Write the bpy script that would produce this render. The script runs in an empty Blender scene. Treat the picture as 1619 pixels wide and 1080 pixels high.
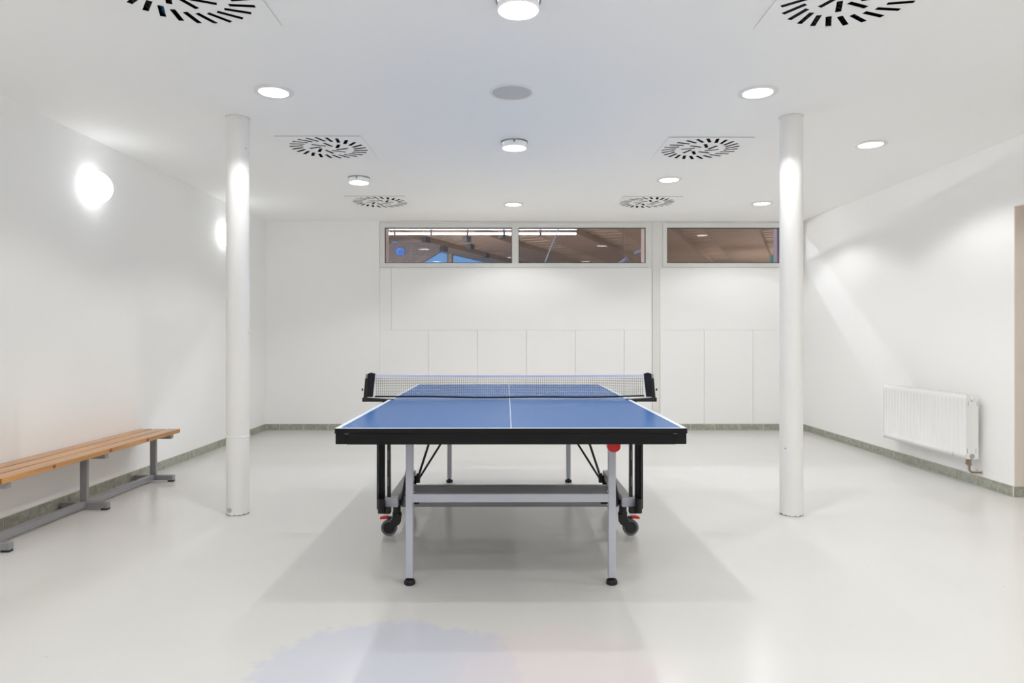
import bpy, bmesh, math, random
from mathutils import Vector, Matrix, geometry
random.seed(7)
PI = math.pi
scene = bpy.context.scene
COL = scene.collection

# ------------------------------------------------------------------ camera, world, exposure
cam_d = bpy.data.cameras.new('camera'); cam = bpy.data.objects.new('camera', cam_d); COL.objects.link(cam)
cam_d.sensor_width = 36.0; cam_d.lens = 24.0
cam_d.shift_x = 4.5/1619.0; cam_d.shift_y = -7.5/1619.0
cam_d.clip_start = 0.02; cam_d.clip_end = 200
cam.location = (0, 0, 1.1566); cam.rotation_euler = (PI/2, 0, 0)
scene.camera = cam
world = bpy.data.worlds.new('dusk_sky'); scene.world = world; world.use_nodes = True
bgn = world.node_tree.nodes['Background']
bgn.inputs['Color'].default_value = (0.17, 0.36, 0.72, 1); bgn.inputs['Strength'].default_value = 0.9
vs = scene.view_settings
vs.view_transform = 'Standard'; vs.look = 'None'; vs.gamma = 1.0; vs.use_curve_mapping = False
vs.exposure = 0.17
scene.cycles.max_bounces = 16; scene.cycles.diffuse_bounces = 12; scene.cycles.transparent_max_bounces = 16
SPOT_W = 21.5          # each ceiling downlight
SCONCE_E = 3.3         # wall globe emission
TUBE_E = 40.0           # fluorescent strip seen through the windows
STRIPE_E = 115.0        # strip close behind the windows (throws the light stripe on the right wall)
HALL_FILL_E = 215.0          # added out-of-sight fill tubes that light the hall roof
H = 2.59               # room height
XL, XR, YB, YF = -3.02, 3.64, 8.446, -3.0

# ------------------------------------------------------------------ materials
def srgb(r, g, b):
    f = lambda c: (c/255/12.92) if c/255 <= 0.04045 else ((c/255+0.055)/1.055)**2.4
    return (f(r), f(g), f(b), 1)

def mat(name, col, rough=0.5, metal=0.0, var=0.0, scale=6.0, bump=0.0, bscale=200.0, spec=0.5, emit=None, emit_s=0.0, coat=0.0):
    m = bpy.data.materials.new(name); m.use_nodes = True
    nt = m.node_tree; p = nt.nodes['Principled BSDF']
    p.inputs['Base Color'].default_value = col; p.inputs['Roughness'].default_value = rough
    p.inputs['Metallic'].default_value = metal; p.inputs['Specular IOR Level'].default_value = spec
    p.inputs['Coat Weight'].default_value = coat
    tc = nt.nodes.new('ShaderNodeTexCoord')
    if var > 0:
        n = nt.nodes.new('ShaderNodeTexNoise'); n.inputs['Scale'].default_value = scale; n.inputs['Detail'].default_value = 5
        r = nt.nodes.new('ShaderNodeMapRange'); r.inputs[3].default_value = 1-var; r.inputs[4].default_value = 1+var
        mx = nt.nodes.new('ShaderNodeMix'); mx.data_type = 'RGBA'; mx.blend_type = 'MULTIPLY'; mx.inputs[0].default_value = 1
        mx.inputs[6].default_value = col
        nt.links.new(tc.outputs['Object'], n.inputs['Vector']); nt.links.new(n.outputs['Fac'], r.inputs[0])
        nt.links.new(r.outputs[0], mx.inputs[7]); nt.links.new(mx.outputs[2], p.inputs['Base Color'])
    if bump > 0:
        n2 = nt.nodes.new('ShaderNodeTexNoise'); n2.inputs['Scale'].default_value = bscale; n2.inputs['Detail'].default_value = 3
        b = nt.nodes.new('ShaderNodeBump'); b.inputs['Strength'].default_value = bump; b.inputs['Distance'].default_value = 0.002
        nt.links.new(tc.outputs['Object'], n2.inputs['Vector']); nt.links.new(n2.outputs['Fac'], b.inputs['Height'])
        nt.links.new(b.outputs['Normal'], p.inputs['Normal'])
    if emit:
        p.inputs['Emission Color'].default_value = emit; p.inputs['Emission Strength'].default_value = emit_s
    return m

M = {}
M['wall'] = mat('white_wall_paint', srgb(247, 247, 246), 0.62, var=0.012, scale=1.5, bump=0.06, bscale=90)
M['ceil'] = mat('white_ceiling_paint', srgb(248, 248, 247), 0.7, var=0.01, scale=1.0)
M['board'] = mat('white_board_paint', srgb(246, 246, 245), 0.5, var=0.012, scale=2.0)
M['frame'] = mat('white_window_frame', srgb(230, 230, 226), 0.35)
M['jamb'] = mat('beige_jamb_shade', srgb(234, 224, 214), 0.6, var=0.015, scale=3)  # shade on the doorway jamb put into the colour
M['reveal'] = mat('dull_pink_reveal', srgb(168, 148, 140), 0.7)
M['grout'] = mat('light_grout', srgb(222, 220, 208), 0.8)
M['gasket'] = mat('black_gasket', srgb(40, 40, 42), 0.6)
M['blackslab'] = mat('black_duct', srgb(14, 14, 15), 0.6)
M['vane'] = mat('black_vane', srgb(26, 25, 25), 0.45)
M['vaneblue'] = mat('blue_vane', srgb(20, 92, 140), 0.4)
M['ventplate'] = mat('vent_enamel', srgb(247, 247, 246), 0.5)
M['ring'] = mat('white_trim_ring', srgb(232, 232, 230), 0.4)
M['chrome'] = mat('chrome_clip', srgb(150, 152, 155), 0.2, metal=1.0)
M['lampglass'] = mat('lit_opal_glass', srgb(245, 245, 245), 0.3, emit=(0.97, 0.98, 1.0, 1), emit_s=10.0)
M['drumside'] = mat('frosted_drum_side', srgb(235, 235, 235), 0.3, emit=(0.97, 0.98, 1.0, 1), emit_s=0.12)
M['globe'] = mat('lit_opal_globe', srgb(245, 245, 245), 0.3, emit=(0.94, 0.98, 1.0, 1), emit_s=SCONCE_E)
M['grille'] = mat('grey_speaker_mesh', srgb(200, 200, 198), 0.6, var=0.08, scale=400)
M['silver'] = mat('silver_powdercoat', srgb(186, 188, 200), 0.38, metal=0.1)
M['greysteel'] = mat('grey_bench_steel', srgb(148, 148, 151), 0.4, metal=0.2)
M['black'] = mat('black_plastic', srgb(22, 22, 24), 0.45)
M['blacksteel'] = mat('black_steel', srgb(24, 24, 26), 0.35)
M['apron'] = mat('black_apron', srgb(14, 13, 16), 0.5, spec=0.25)
M['tyre'] = mat('grey_tyre', srgb(104, 106, 112), 0.55)
M['red'] = mat('red_plastic', srgb(206, 16, 18), 0.35)
M['line'] = mat('white_line_paint', srgb(225, 232, 245), 0.4)
M['blue'] = mat('blue_table_coating', srgb(40, 102, 170), 0.25, spec=0.09, var=0.02, scale=4, bump=0.03, bscale=300)
M['cloth'] = mat('navy_black_cloth', srgb(24, 25, 34), 0.9)
M['tape'] = mat('white_net_tape', srgb(205, 206, 228), 0.8)
M['thread'] = mat('black_net_thread', srgb(42, 46, 52), 0.8)
M['radiator'] = mat('radiator_enamel', srgb(240, 240, 239), 0.3)
M['slotgrey'] = mat('radiator_slot_grey', srgb(172, 172, 170), 0.5)  # flat grey for slots, plug, clip and edge chip
M['brass'] = mat('worn_brass_valve', srgb(150, 132, 118), 0.4, metal=0.5)
M['pipe'] = mat('white_pipe', srgb(225, 222, 216), 0.4)
M['rubber'] = mat('dark_rubber_foot', srgb(38, 32, 28), 0.7)
M['plug'] = mat('grey_plug', srgb(188, 186, 174), 0.7)
M['tube'] = mat('fluorescent_tube', (1, 1, 1, 1), 0.3, emit=(0.80, 0.87, 1.0, 1), emit_s=TUBE_E)
M['tube_near'] = mat('fluorescent_tube_near', (1, 1, 1, 1), 0.3, emit=(0.78, 0.84, 1.0, 1), emit_s=STRIPE_E)
M['tube_fill'] = mat('hall_fill_tube', (1, 1, 1, 1), 0.3, emit=(1.0, 0.98, 0.97, 1), emit_s=HALL_FILL_E)
M['tubebody'] = mat('lamp_housing', srgb(190, 195, 205), 0.4)
M['hallpale'] = mat('hall_floor_paint', srgb(205, 190, 176), 0.5, var=0.05)  # unseen floor, lightened to bounce light onto the hall roof
M['hallwall'] = mat('hall_wall_plaster', srgb(150, 130, 118), 0.7)
M['hangersteel'] = mat('grey_hanger_steel', srgb(95, 98, 108), 0.4, metal=0.4)
M['hallpost'] = mat('lavender_post_paint', srgb(128, 118, 136), 0.6)
M['teal'] = mat('teal_panel', srgb(70, 150, 150), 0.5)
M['signblue'] = mat('blue_sign_face', srgb(20, 82, 165), 0.4)
M['signwhite'] = mat('white_sign_mark', srgb(130, 180, 225), 0.4)
M['hallpipe'] = mat('bluegrey_duct', srgb(140, 150, 185), 0.4)

def wood(name, c1, c2, axis='Y', rough=0.32, sc=1.0):
    m = bpy.data.materials.new(name); m.use_nodes = True
    nt = m.node_tree; p = nt.nodes['Principled BSDF']; p.inputs['Roughness'].default_value = rough
    tc = nt.nodes.new('ShaderNodeTexCoord'); mp = nt.nodes.new('ShaderNodeMapping')
    s = {'Y': (28*sc, 1.6*sc, 28*sc), 'X': (1.6*sc, 28*sc, 28*sc)}[axis]
    mp.inputs['Scale'].default_value = s
    n = nt.nodes.new('ShaderNodeTexNoise'); n.inputs['Scale'].default_value = 1.6; n.inputs['Detail'].default_value = 6; n.inputs['Distortion'].default_value = 0.6
    r = nt.nodes.new('ShaderNodeValToRGB'); r.color_ramp.elements[0].position = 0.3; r.color_ramp.elements[1].position = 0.72
    r.color_ramp.elements[0].color = c1; r.color_ramp.elements[1].color = c2
    nt.links.new(tc.outputs['Object'], mp.inputs['Vector']); nt.links.new(mp.outputs['Vector'], n.inputs['Vector'])
    nt.links.new(n.outputs['Fac'], r.inputs['Fac']); nt.links.new(r.outputs['Color'], p.inputs['Base Color'])
    return m
M['bench'] = wood('varnished_pine', srgb(172, 113, 48), srgb(208, 148, 68))
M['bench'].node_tree.nodes['Principled BSDF'].inputs['Coat Weight'].default_value = 0.6
M['bench'].node_tree.nodes['Principled BSDF'].inputs['Coat Roughness'].default_value = 0.25
M['knot'] = mat('pine_knot', srgb(120, 66, 34), 0.4, var=0.2, scale=60)
M['endgrain'] = mat('pine_end_grain', srgb(150, 88, 44), 0.6, var=0.2, scale=90)
M['beam'] = wood('glulam_beam', srgb(168, 148, 132), srgb(188, 167, 150), 'X', 0.6, 0.2)
M['deck'] = wood('roof_deck_boards', srgb(180, 160, 144), srgb(202, 182, 166), 'X', 0.6, 0.2)
M['clad'] = wood('diagonal_cladding', srgb(74, 68, 71), srgb(92, 84, 86), 'X', 0.6, 0.3)

def marble():
    m = bpy.data.materials.new('grey_green_tile'); m.use_nodes = True
    nt = m.node_tree; p = nt.nodes['Principled BSDF']; p.inputs['Roughness'].default_value = 0.4
    g = nt.nodes.new('ShaderNodeNewGeometry')
    n = nt.nodes.new('ShaderNodeTexNoise'); n.inputs['Scale'].default_value = 22; n.inputs['Detail'].default_value = 7; n.inputs['Distortion'].default_value = 1.2
    r = nt.nodes.new('ShaderNodeValToRGB'); r.color_ramp.elements[0].position = 0.32; r.color_ramp.elements[1].position = 0.72
    r.color_ramp.elements[0].color = srgb(144, 145, 132); r.color_ramp.elements[1].color = srgb(182, 184, 172)
    nt.links.new(g.outputs['Position'], n.inputs['Vector']); nt.links.new(n.outputs['Fac'], r.inputs['Fac'])
    nt.links.new(r.outputs['Color'], p.inputs['Base Color']); return m
M['tile'] = marble()

def floor_mat():
    m = bpy.data.materials.new('epoxy_floor'); m.use_nodes = True
    nt = m.node_tree; L = nt.links.new; N = nt.nodes.new
    p = nt.nodes['Principled BSDF']; p.inputs['Specular IOR Level'].default_value = 0.33
    tc = N('ShaderNodeTexCoord')
    def math_(op, a, b=None):
        k = N('ShaderNodeMath'); k.operation = op
        for i, v in enumerate((a, b)):
            if v is None: continue
            if isinstance(v, (int, float)): k.inputs[i].default_value = v
            else: L(v, k.inputs[i])
        return k.outputs[0]
    n1 = N('ShaderNodeTexNoise'); n1.inputs['Scale'].default_value = 1.3; n1.inputs['Detail'].default_value = 6
    L(tc.outputs['Object'], n1.inputs['Vector'])
    base = N('ShaderNodeMix'); base.data_type = 'RGBA'
    base.inputs[6].default_value = srgb(213, 212, 208); base.inputs[7].default_value = srgb(218, 217, 214)
    L(n1.outputs['Fac'], base.inputs[0])
    # tinted patches with ragged edges (a blue-grey one and a faint pink one)
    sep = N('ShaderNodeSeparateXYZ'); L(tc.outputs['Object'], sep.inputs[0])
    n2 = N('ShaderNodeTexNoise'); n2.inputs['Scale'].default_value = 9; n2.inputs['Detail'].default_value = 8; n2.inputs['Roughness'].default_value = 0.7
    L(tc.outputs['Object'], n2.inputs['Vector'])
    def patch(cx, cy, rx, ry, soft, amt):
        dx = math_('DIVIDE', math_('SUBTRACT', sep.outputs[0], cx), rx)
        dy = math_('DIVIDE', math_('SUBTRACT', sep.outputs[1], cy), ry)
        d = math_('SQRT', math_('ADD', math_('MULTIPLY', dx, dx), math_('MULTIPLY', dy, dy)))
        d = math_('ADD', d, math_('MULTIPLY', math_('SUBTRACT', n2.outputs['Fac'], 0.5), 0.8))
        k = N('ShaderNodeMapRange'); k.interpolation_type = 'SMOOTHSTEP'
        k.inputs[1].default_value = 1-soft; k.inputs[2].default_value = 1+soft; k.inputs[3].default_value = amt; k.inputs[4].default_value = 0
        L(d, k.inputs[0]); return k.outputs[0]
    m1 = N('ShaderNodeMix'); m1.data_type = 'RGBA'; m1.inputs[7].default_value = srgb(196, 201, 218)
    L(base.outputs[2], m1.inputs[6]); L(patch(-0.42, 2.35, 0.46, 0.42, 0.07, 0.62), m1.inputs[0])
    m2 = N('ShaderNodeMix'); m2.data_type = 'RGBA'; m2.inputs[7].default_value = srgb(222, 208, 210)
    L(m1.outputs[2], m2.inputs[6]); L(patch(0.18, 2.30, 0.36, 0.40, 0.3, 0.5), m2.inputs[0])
    # tiny specks of grit
    v = N('ShaderNodeTexVoronoi'); v.inputs['Scale'].default_value = 5.0; L(tc.outputs['Object'], v.inputs['Vector'])
    sp = math_('LESS_THAN', v.outputs['Distance'], 0.022)
    m3 = N('ShaderNodeMix'); m3.data_type = 'RGBA'; m3.inputs[7].default_value = srgb(150, 145, 135)
    L(m2.outputs[2], m3.inputs[6]); L(math_('MULTIPLY', sp, 0.45), m3.inputs[0])
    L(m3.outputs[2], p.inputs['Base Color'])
    rr = N('ShaderNodeMapRange'); rr.inputs[3].default_value = 0.21; rr.inputs[4].default_value = 0.24
    L(n1.outputs['Fac'], rr.inputs[0]); L(rr.outputs[0], p.inputs['Roughness'])
    return m
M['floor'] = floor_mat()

def column_mat():
    m = bpy.data.materials.new('scuffed_white_column'); m.use_nodes = True
    nt = m.node_tree; L = nt.links.new; N = nt.nodes.new
    p = nt.nodes['Principled BSDF']; p.inputs['Roughness'].default_value = 0.4
    tc = N('ShaderNodeTexCoord')
    v = N('ShaderNodeTexVoronoi'); v.inputs['Scale'].default_value = 12; L(tc.outputs['Object'], v.inputs['Vector'])
    lt = N('ShaderNodeMath'); lt.operation = 'LESS_THAN'; lt.inputs[1].default_value = 0.06; L(v.outputs['Distance'], lt.inputs[0])
    n = N('ShaderNodeTexNoise'); n.inputs['Scale'].default_value = 30; L(tc.outputs['Object'], n.inputs['Vector'])
    gt = N('ShaderNodeMath'); gt.operation = 'GREATER_THAN'; gt.inputs[1].default_value = 0.56; L(n.outputs['Fac'], gt.inputs[0])
    mu = N('ShaderNodeMath'); mu.operation = 'MULTIPLY'; L(lt.outputs[0], mu.inputs[0]); L(gt.outputs[0], mu.inputs[1])
    mx = N('ShaderNodeMix'); mx.data_type = 'RGBA'; mx.inputs[6].default_value = srgb(236, 235, 233); mx.inputs[7].default_value = srgb(150, 148, 142)
    L(mu.outputs[0], mx.inputs[0]); L(mx.outputs[2], p.inputs['Base Color']); return m
M['column'] = column_mat()
M['scuff'] = mat('dirt_line', srgb(125, 122, 112), 0.8, var=0.3, scale=60)

def glass_mat():
    m = bpy.data.materials.new('window_glass'); m.use_nodes = True
    nt = m.node_tree; nt.nodes.remove(nt.nodes['Principled BSDF'])
    o = nt.nodes['Material Output']
    t = nt.nodes.new('ShaderNodeBsdfTransparent'); t.inputs[0].default_value = (0.97, 0.98, 0.98, 1)
    g = nt.nodes.new('ShaderNodeBsdfGlossy'); g.inputs['Roughness'].default_value = 0.0
    f = nt.nodes.new('ShaderNodeLayerWeight'); f.inputs['Blend'].default_value = 0.5
    p5 = nt.nodes.new('ShaderNodeMath'); p5.operation = 'POWER'; p5.inputs[1].default_value = 5.0
    k = nt.nodes.new('ShaderNodeMath'); k.operation = 'MULTIPLY_ADD'; k.inputs[1].default_value = 0.6; k.inputs[2].default_value = 0.035
    x = nt.nodes.new('ShaderNodeMixShader')
    nt.links.new(f.outputs['Facing'], p5.inputs[0]); nt.links.new(p5.outputs[0], k.inputs[0]); nt.links.new(k.outputs[0], x.inputs[0])
    nt.links.new(t.outputs[0], x.inputs[1]); nt.links.new(g.outputs[0], x.inputs[2]); nt.links.new(x.outputs[0], o.inputs[0])
    return m
M['glass'] = glass_mat()

# ------------------------------------------------------------------ mesh helpers
class MB:
    def __init__(s): s.v = []; s.f = []; s.mi = []
    def add(s, vs, fs, mi=0):
        o = len(s.v); s.v += [tuple(v) for v in vs]; s.f += [tuple(i+o for i in f) for f in fs]; s.mi += [mi]*len(fs); return s
    def box(s, x0, x1, y0, y1, z0, z1, mi=0, T=None):
        vs = [Vector((x, y, z)) for z in (z0, z1) for y in (y0, y1) for x in (x0, x1)]
        if T: vs = [T @ v for v in vs]
        return s.add(vs, [(0,2,3,1),(4,5,7,6),(0,1,5,4),(2,6,7,3),(0,4,6,2),(1,3,7,5)], mi)
    def bbox(s, x0, x1, y0, y1, z0, z1, b=0.002, mi=0, T=None):
        bm = bmesh.new(); bmesh.ops.create_cube(bm, size=1)
        for v in bm.verts: v.co = Vector(((x0+x1)/2+v.co.x*(x1-x0), (y0+y1)/2+v.co.y*(y1-y0), (z0+z1)/2+v.co.z*(z1-z0)))
        bmesh.ops.bevel(bm, geom=bm.edges[:], offset=b, segments=2, affect='EDGES', profile=0.5)
        bm.verts.index_update()
        vs = [(T @ v.co) if T else v.co.copy() for v in bm.verts]
        s.add(vs, [[v.index for v in f.verts] for f in bm.faces], mi); bm.free(); return s
    def cyl(s, p0, p1, r, n=16, r1=None, caps=True, mi=0):
        p0 = Vector(p0); p1 = Vector(p1); r1 = r if r1 is None else r1
        d = (p1-p0).normalized(); a = d.orthogonal().normalized(); b = d.cross(a)
        vs = [p0+(a*math.cos(t)+b*math.sin(t))*r for t in [2*PI*i/n for i in range(n)]]
        vs += [p1+(a*math.cos(t)+b*math.sin(t))*r1 for t in [2*PI*i/n for i in range(n)]]
        fs = [(i, (i+1) % n, n+(i+1) % n, n+i) for i in range(n)]
        if caps: fs += [tuple(range(n-1, -1, -1)), tuple(range(n, 2*n))]
        return s.add(vs, fs, mi)
    def tube(s, pts, r, n=10, mi=0):
        pts = [Vector(p) for p in pts]; vs = []; fs = []
        ref = Vector((0.31, 0.17, 0.93))
        for k, p in enumerate(pts):
            d = (pts[min(k+1, len(pts)-1)]-pts[max(k-1, 0)]).normalized()
            a = d.cross(ref).normalized(); b = d.cross(a)
            vs += [p+(a*math.cos(2*PI*i/n)+b*math.sin(2*PI*i/n))*r for i in range(n)]
        for k in range(len(pts)-1):
            fs += [(k*n+i, k*n+(i+1) % n, (k+1)*n+(i+1) % n, (k+1)*n+i) for i in range(n)]
        fs += [tuple(range(n-1, -1, -1)), tuple(range((len(pts)-1)*n, len(pts)*n))]
        return s.add(vs, fs, mi)
    def lathe(s, prof, n=40, T=None, mi=0, close=False):
        vs = []; fs = []
        for r, z in prof:
            vs += [Vector((r*math.cos(2*PI*i/n), r*math.sin(2*PI*i/n), z)) for i in range(n)]
        m = len(prof)
        for k in range(m if close else m-1):
            k2 = (k+1) % m
            fs += [(k*n+i, k*n+(i+1) % n, k2*n+(i+1) % n, k2*n+i) for i in range(n)]
        if T: vs = [T @ v for v in vs]
        return s.add(vs, fs, mi)
    def prism(s, poly, T0, T1, mi=0):
        n = len(poly); vs = [T0(p) for p in poly]+[T1(p) for p in poly]
        fs = [tuple(range(n-1, -1, -1)), tuple(range(n, 2*n))]+[(i, (i+1) % n, n+(i+1) % n, n+i) for i in range(n)]
        return s.add(vs, fs, mi)
    def mesh(s, name, mats, smooth=None):
        me = bpy.data.meshes.new(name); me.from_pydata([tuple(v) for v in s.v], [], s.f)
        for m in (mats if isinstance(mats, (list, tuple)) else [mats]): me.materials.append(M[m])
        for p, i in zip(me.polygons, s.mi): p.material_index = i
        bm = bmesh.new(); bm.from_mesh(me); bmesh.ops.recalc_face_normals(bm, faces=bm.faces[:])
        if smooth:
            for f in bm.faces: f.smooth = True
            for e in bm.edges:
                if len(e.link_faces) == 2 and e.calc_face_angle(0) > math.radians(smooth): e.smooth = False
        bm.to_mesh(me); bm.free(); me.update(); return me
    def build(s, name, mats, parent=None, loc=(0, 0, 0), rot=(0, 0, 0), smooth=None):
        return link(name, s.mesh(name, mats, smooth), parent, loc, rot)

def link(name, me, parent=None, loc=(0, 0, 0), rot=(0, 0, 0)):
    o = bpy.data.objects.new(name, me); COL.objects.link(o)
    o.location = loc; o.rotation_euler = rot
    if parent: o.parent = parent
    return o
def tag(o, label, cat, group=None):
    o['label'] = label; o['category'] = cat
    if group: o['group'] = group
    return o
def thing(name, label, cat, loc=(0, 0, 0), rotz=0, group=None):
    o = link(name, None, None, loc, (0, 0, rotz)); return tag(o, label, cat, group)
def struct(o, label=None):
    o['kind'] = 'structure'
    if label: o['label'] = label
    return o

def plate(outer, holes, z0, z1, mi=0):
    """flat plate z0..z1 with through holes (outer and holes are lists of (x, y))"""
    loops = [outer]+holes
    pts = [p for l in loops for p in l]; n = len(pts)
    tris = geometry.tessellate_polygon([[Vector((p[0], p[1], 0)) for p in l] for l in loops])
    vs = [(p[0], p[1], z0) for p in pts]+[(p[0], p[1], z1) for p in pts]
    fs = [tuple(t) for t in tris]+[tuple(i+n for i in reversed(t)) for t in tris]
    o = 0
    for l in loops:
        k = len(l); fs += [(o+i, o+(i+1) % k, n+o+(i+1) % k, n+o+i) for i in range(k)]; o += k
    return MB().add(vs, fs, mi)

# ------------------------------------------------------------------ room shell
VENTS = [(-1.358, 2.83), (1.448, 2.86), (-1.368, 5.18), (1.455, 5.21), (-1.372, 7.26), (1.468, 7.28)]
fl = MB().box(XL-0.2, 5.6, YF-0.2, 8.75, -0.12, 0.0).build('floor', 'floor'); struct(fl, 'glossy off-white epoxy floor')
hs = 0.285
c = plate([(XL-0.2, YF-0.2), (5.6, YF-0.2), (5.6, 8.54), (XL-0.2, 8.54)],
          [[(x-hs, y-hs), (x-hs, y+hs), (x+hs, y+hs), (x+hs, y-hs)] for x, y in VENTS], H, H+0.03)
struct(c.build('ceiling', 'ceil'), 'plain white ceiling')
struct(MB().box(XL-0.2, XL, YF-0.2, 8.75, 0, H).build('wall_left', 'wall'), 'white left wall with two globe lamps')
DY0, DY1, DZ = 3.35, 4.921, 2.098
wr = MB().box(XR, XR+0.30, DY1, 8.75, 0, H).box(XR, XR+0.30, YF-0.2, DY0, 0, H).box(XR, XR+0.30, DY0, DY1, DZ, H)
struct(wr.build('wall_right', 'wall'), 'white right wall with radiator and open doorway')
struct(MB().box(XL-0.2, 5.6, YF-0.2, YF, 0, H).build('wall_front', 'wall'), 'white wall behind the viewpoint')
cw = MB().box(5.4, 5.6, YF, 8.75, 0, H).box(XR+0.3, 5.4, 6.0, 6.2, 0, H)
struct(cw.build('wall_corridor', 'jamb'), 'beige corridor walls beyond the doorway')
# added doorway lining sheets, their beige holding the jamb's shade
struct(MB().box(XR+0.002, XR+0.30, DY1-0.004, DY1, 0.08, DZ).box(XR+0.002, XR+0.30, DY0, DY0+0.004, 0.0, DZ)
       .box(XR+0.002, XR+0.30, DY0, DY1, DZ-0.004, DZ).build('door_1', 'jamb'), 'lining of the open doorway, shade put into its beige')
# back wall: solid left part, recessed right part with two window openings
WX0, WX1, W2X0, W2X1 = -1.545, 1.695, 1.957, 3.56      # wall openings
WZ0, WZ1 = 2.035, 2.575
wb = MB().box(XL, -1.605, YB, 8.75, 0, H)
wb.box(-1.605, XR, 8.475, 8.75, 0, WZ0)
wb.box(-1.605, XR, 8.475, 8.54, WZ1, H)
wb.box(-1.605, WX0, 8.475, 8.75, WZ0, WZ1).box(WX1, W2X0, 8.475, 8.75, WZ0, WZ1).box(W2X1, XR, 8.475, 8.75, WZ0, WZ1+0.13)
wall_back = struct(wb.build('wall_back', 'wall'), 'white back wall with a ribbon of windows')
PZ = 1.239
def panel(x0, x1, z0, z1, y=8.456):
    return MB().bbox(x0+0.0015, x1-0.0015, y, 8.476, z0, z1, 0.0015).build('panel', 'board', wall_back)
x = -1.605
while x < 1.77:
    panel(x, min(x+0.606, 1.772), 0.082, PZ-0.001); x += 0.606
for a, b in ((1.868, 2.415), (2.415, 3.02), (3.02, 3.635)): panel(a, b, 0.082, PZ-0.001)
panel(-1.605, -1.462, PZ+0.001, 2.012, 8.460); panel(-1.462, 1.772, PZ+0.001, 2.012, 8.462); panel(1.868, 3.635, PZ+0.001, 2.012, 8.462)
struct(MB().bbox(1.775, 1.865, 8.448, 8.476, 0.08, 2.575, 0.003).build('trim_1', 'frame'), 'white vertical post between the windows')

def window(n, x0, x1, panes, label):
    root = link('window_%d' % n, None, None, (0, 0, 0)); struct(root, label)
    z0, z1 = 2.017, 2.567; p0, p1 = 2.068, 2.508; ya, yb = 8.452, 8.505
    def bar(nm, a, b, c, d): return MB().bbox(a, b, ya, yb, c, d, 0.004).build(nm, 'frame', root)
    bar('frame_rail', x0, x1, z0, p0); bar('frame_rail', x0, x1, p1, z1)
    bar('frame_stile', x0, panes[0][0], p0-0.002, p1+0.002); bar('frame_stile', panes[-1][1], x1, p0-0.002, p1+0.002)
    for i in range(len(panes)-1): bar('mullion', panes[i][1], panes[i+1][0], p0-0.002, p1+0.002)
    for a, b in panes:
        g = 0.008; k = MB()
        k.box(a, b, 8.466, 8.49, p0, p0+g).box(a, b, 8.466, 8.49, p1-g, p1).box(a, a+g, 8.466, 8.49, p0, p1).box(b-g, b, 8.466, 8.49, p0, p1)
        pn = MB().box(a+0.002, b-0.002, 8.478, 8.4785, p0+0.002, p1-0.002).build('pane', 'glass', root)
        k.build('gasket', 'gasket', pn)
    return root
window(1, -1.603, 1.735, [(-1.541, 0.035), (0.118, 1.691)], 'two-pane white framed window onto the wooden hall')
window(2, 1.905, 3.615, [(1.957, 3.555)], 'single-pane white framed window next to the right column')
struct(MB().box(WX0, WX0+0.004, 8.51, 8.75, WZ0, WZ1).box(WX1-0.004, WX1, 8.51, 8.75, WZ0, WZ1)
       .box(W2X1-0.004, W2X1, 8.51, 8.75, WZ0, WZ1).build('trim_2', 'reveal'), 'beige window reveals')

# tile baseboards: grout backing with one tile object each
tile_me = {}
def tile(root, L, loc, rotz):
    key = round(L, 3)
    if key not in tile_me: tile_me[key] = MB().bbox(-L/2+0.0035, L/2-0.0035, -0.012, 0.0, 0.004, 0.078, 0.0012).mesh('tile', 'tile')
    link('tile', tile_me[key], root, loc, (0, 0, rotz))
b = struct(MB().box(XL, XR, YB-0.008, 8.476, 0, 0.081).build('baseboard_back', 'grout'), 'grey-green tile skirting on the back wall')
js = [XL+0.012]+[-2.837+0.2988*k for k in range(22)]
js = [j for j in js if j < XR-0.02]+[XR-0.012]
for a, d in zip(js, js[1:]): tile(b, d-a, ((a+d)/2, YB, 0), 0)
b = struct(MB().box(XL, XL+0.008, YF, YB-0.008, 0, 0.081).build('baseboard_left', 'grout'), 'grey-green tile skirting on the left wall')
js = [4.064+0.3012*k for k in range(-6, 15)]+[YB-0.014]
for a, d in zip(js, js[1:]): tile(b, d-a, (XL, (a+d)/2, 0), PI/2)
b = struct(MB().box(XR-0.008, XR, DY1, YB-0.008, 0, 0.081).box(XR-0.008, XR+0.30, DY1-0.008, DY1, 0, 0.081)
           .box(XR-0.008, XR, YF, DY0, 0, 0.081).build('baseboard_right', 'grout'), 'grey-green tile skirting on the right wall')
js = [DY1]+[8.195-0.2965*k for k in range(10, -1, -1)]+[YB-0.014]
for a, d in zip(js, js[1:]): tile(b, d-a, (XR, (a+d)/2, 0), -PI/2)
tile(b, 0.288, (XR+0.135, DY1, 0), 0)

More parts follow.
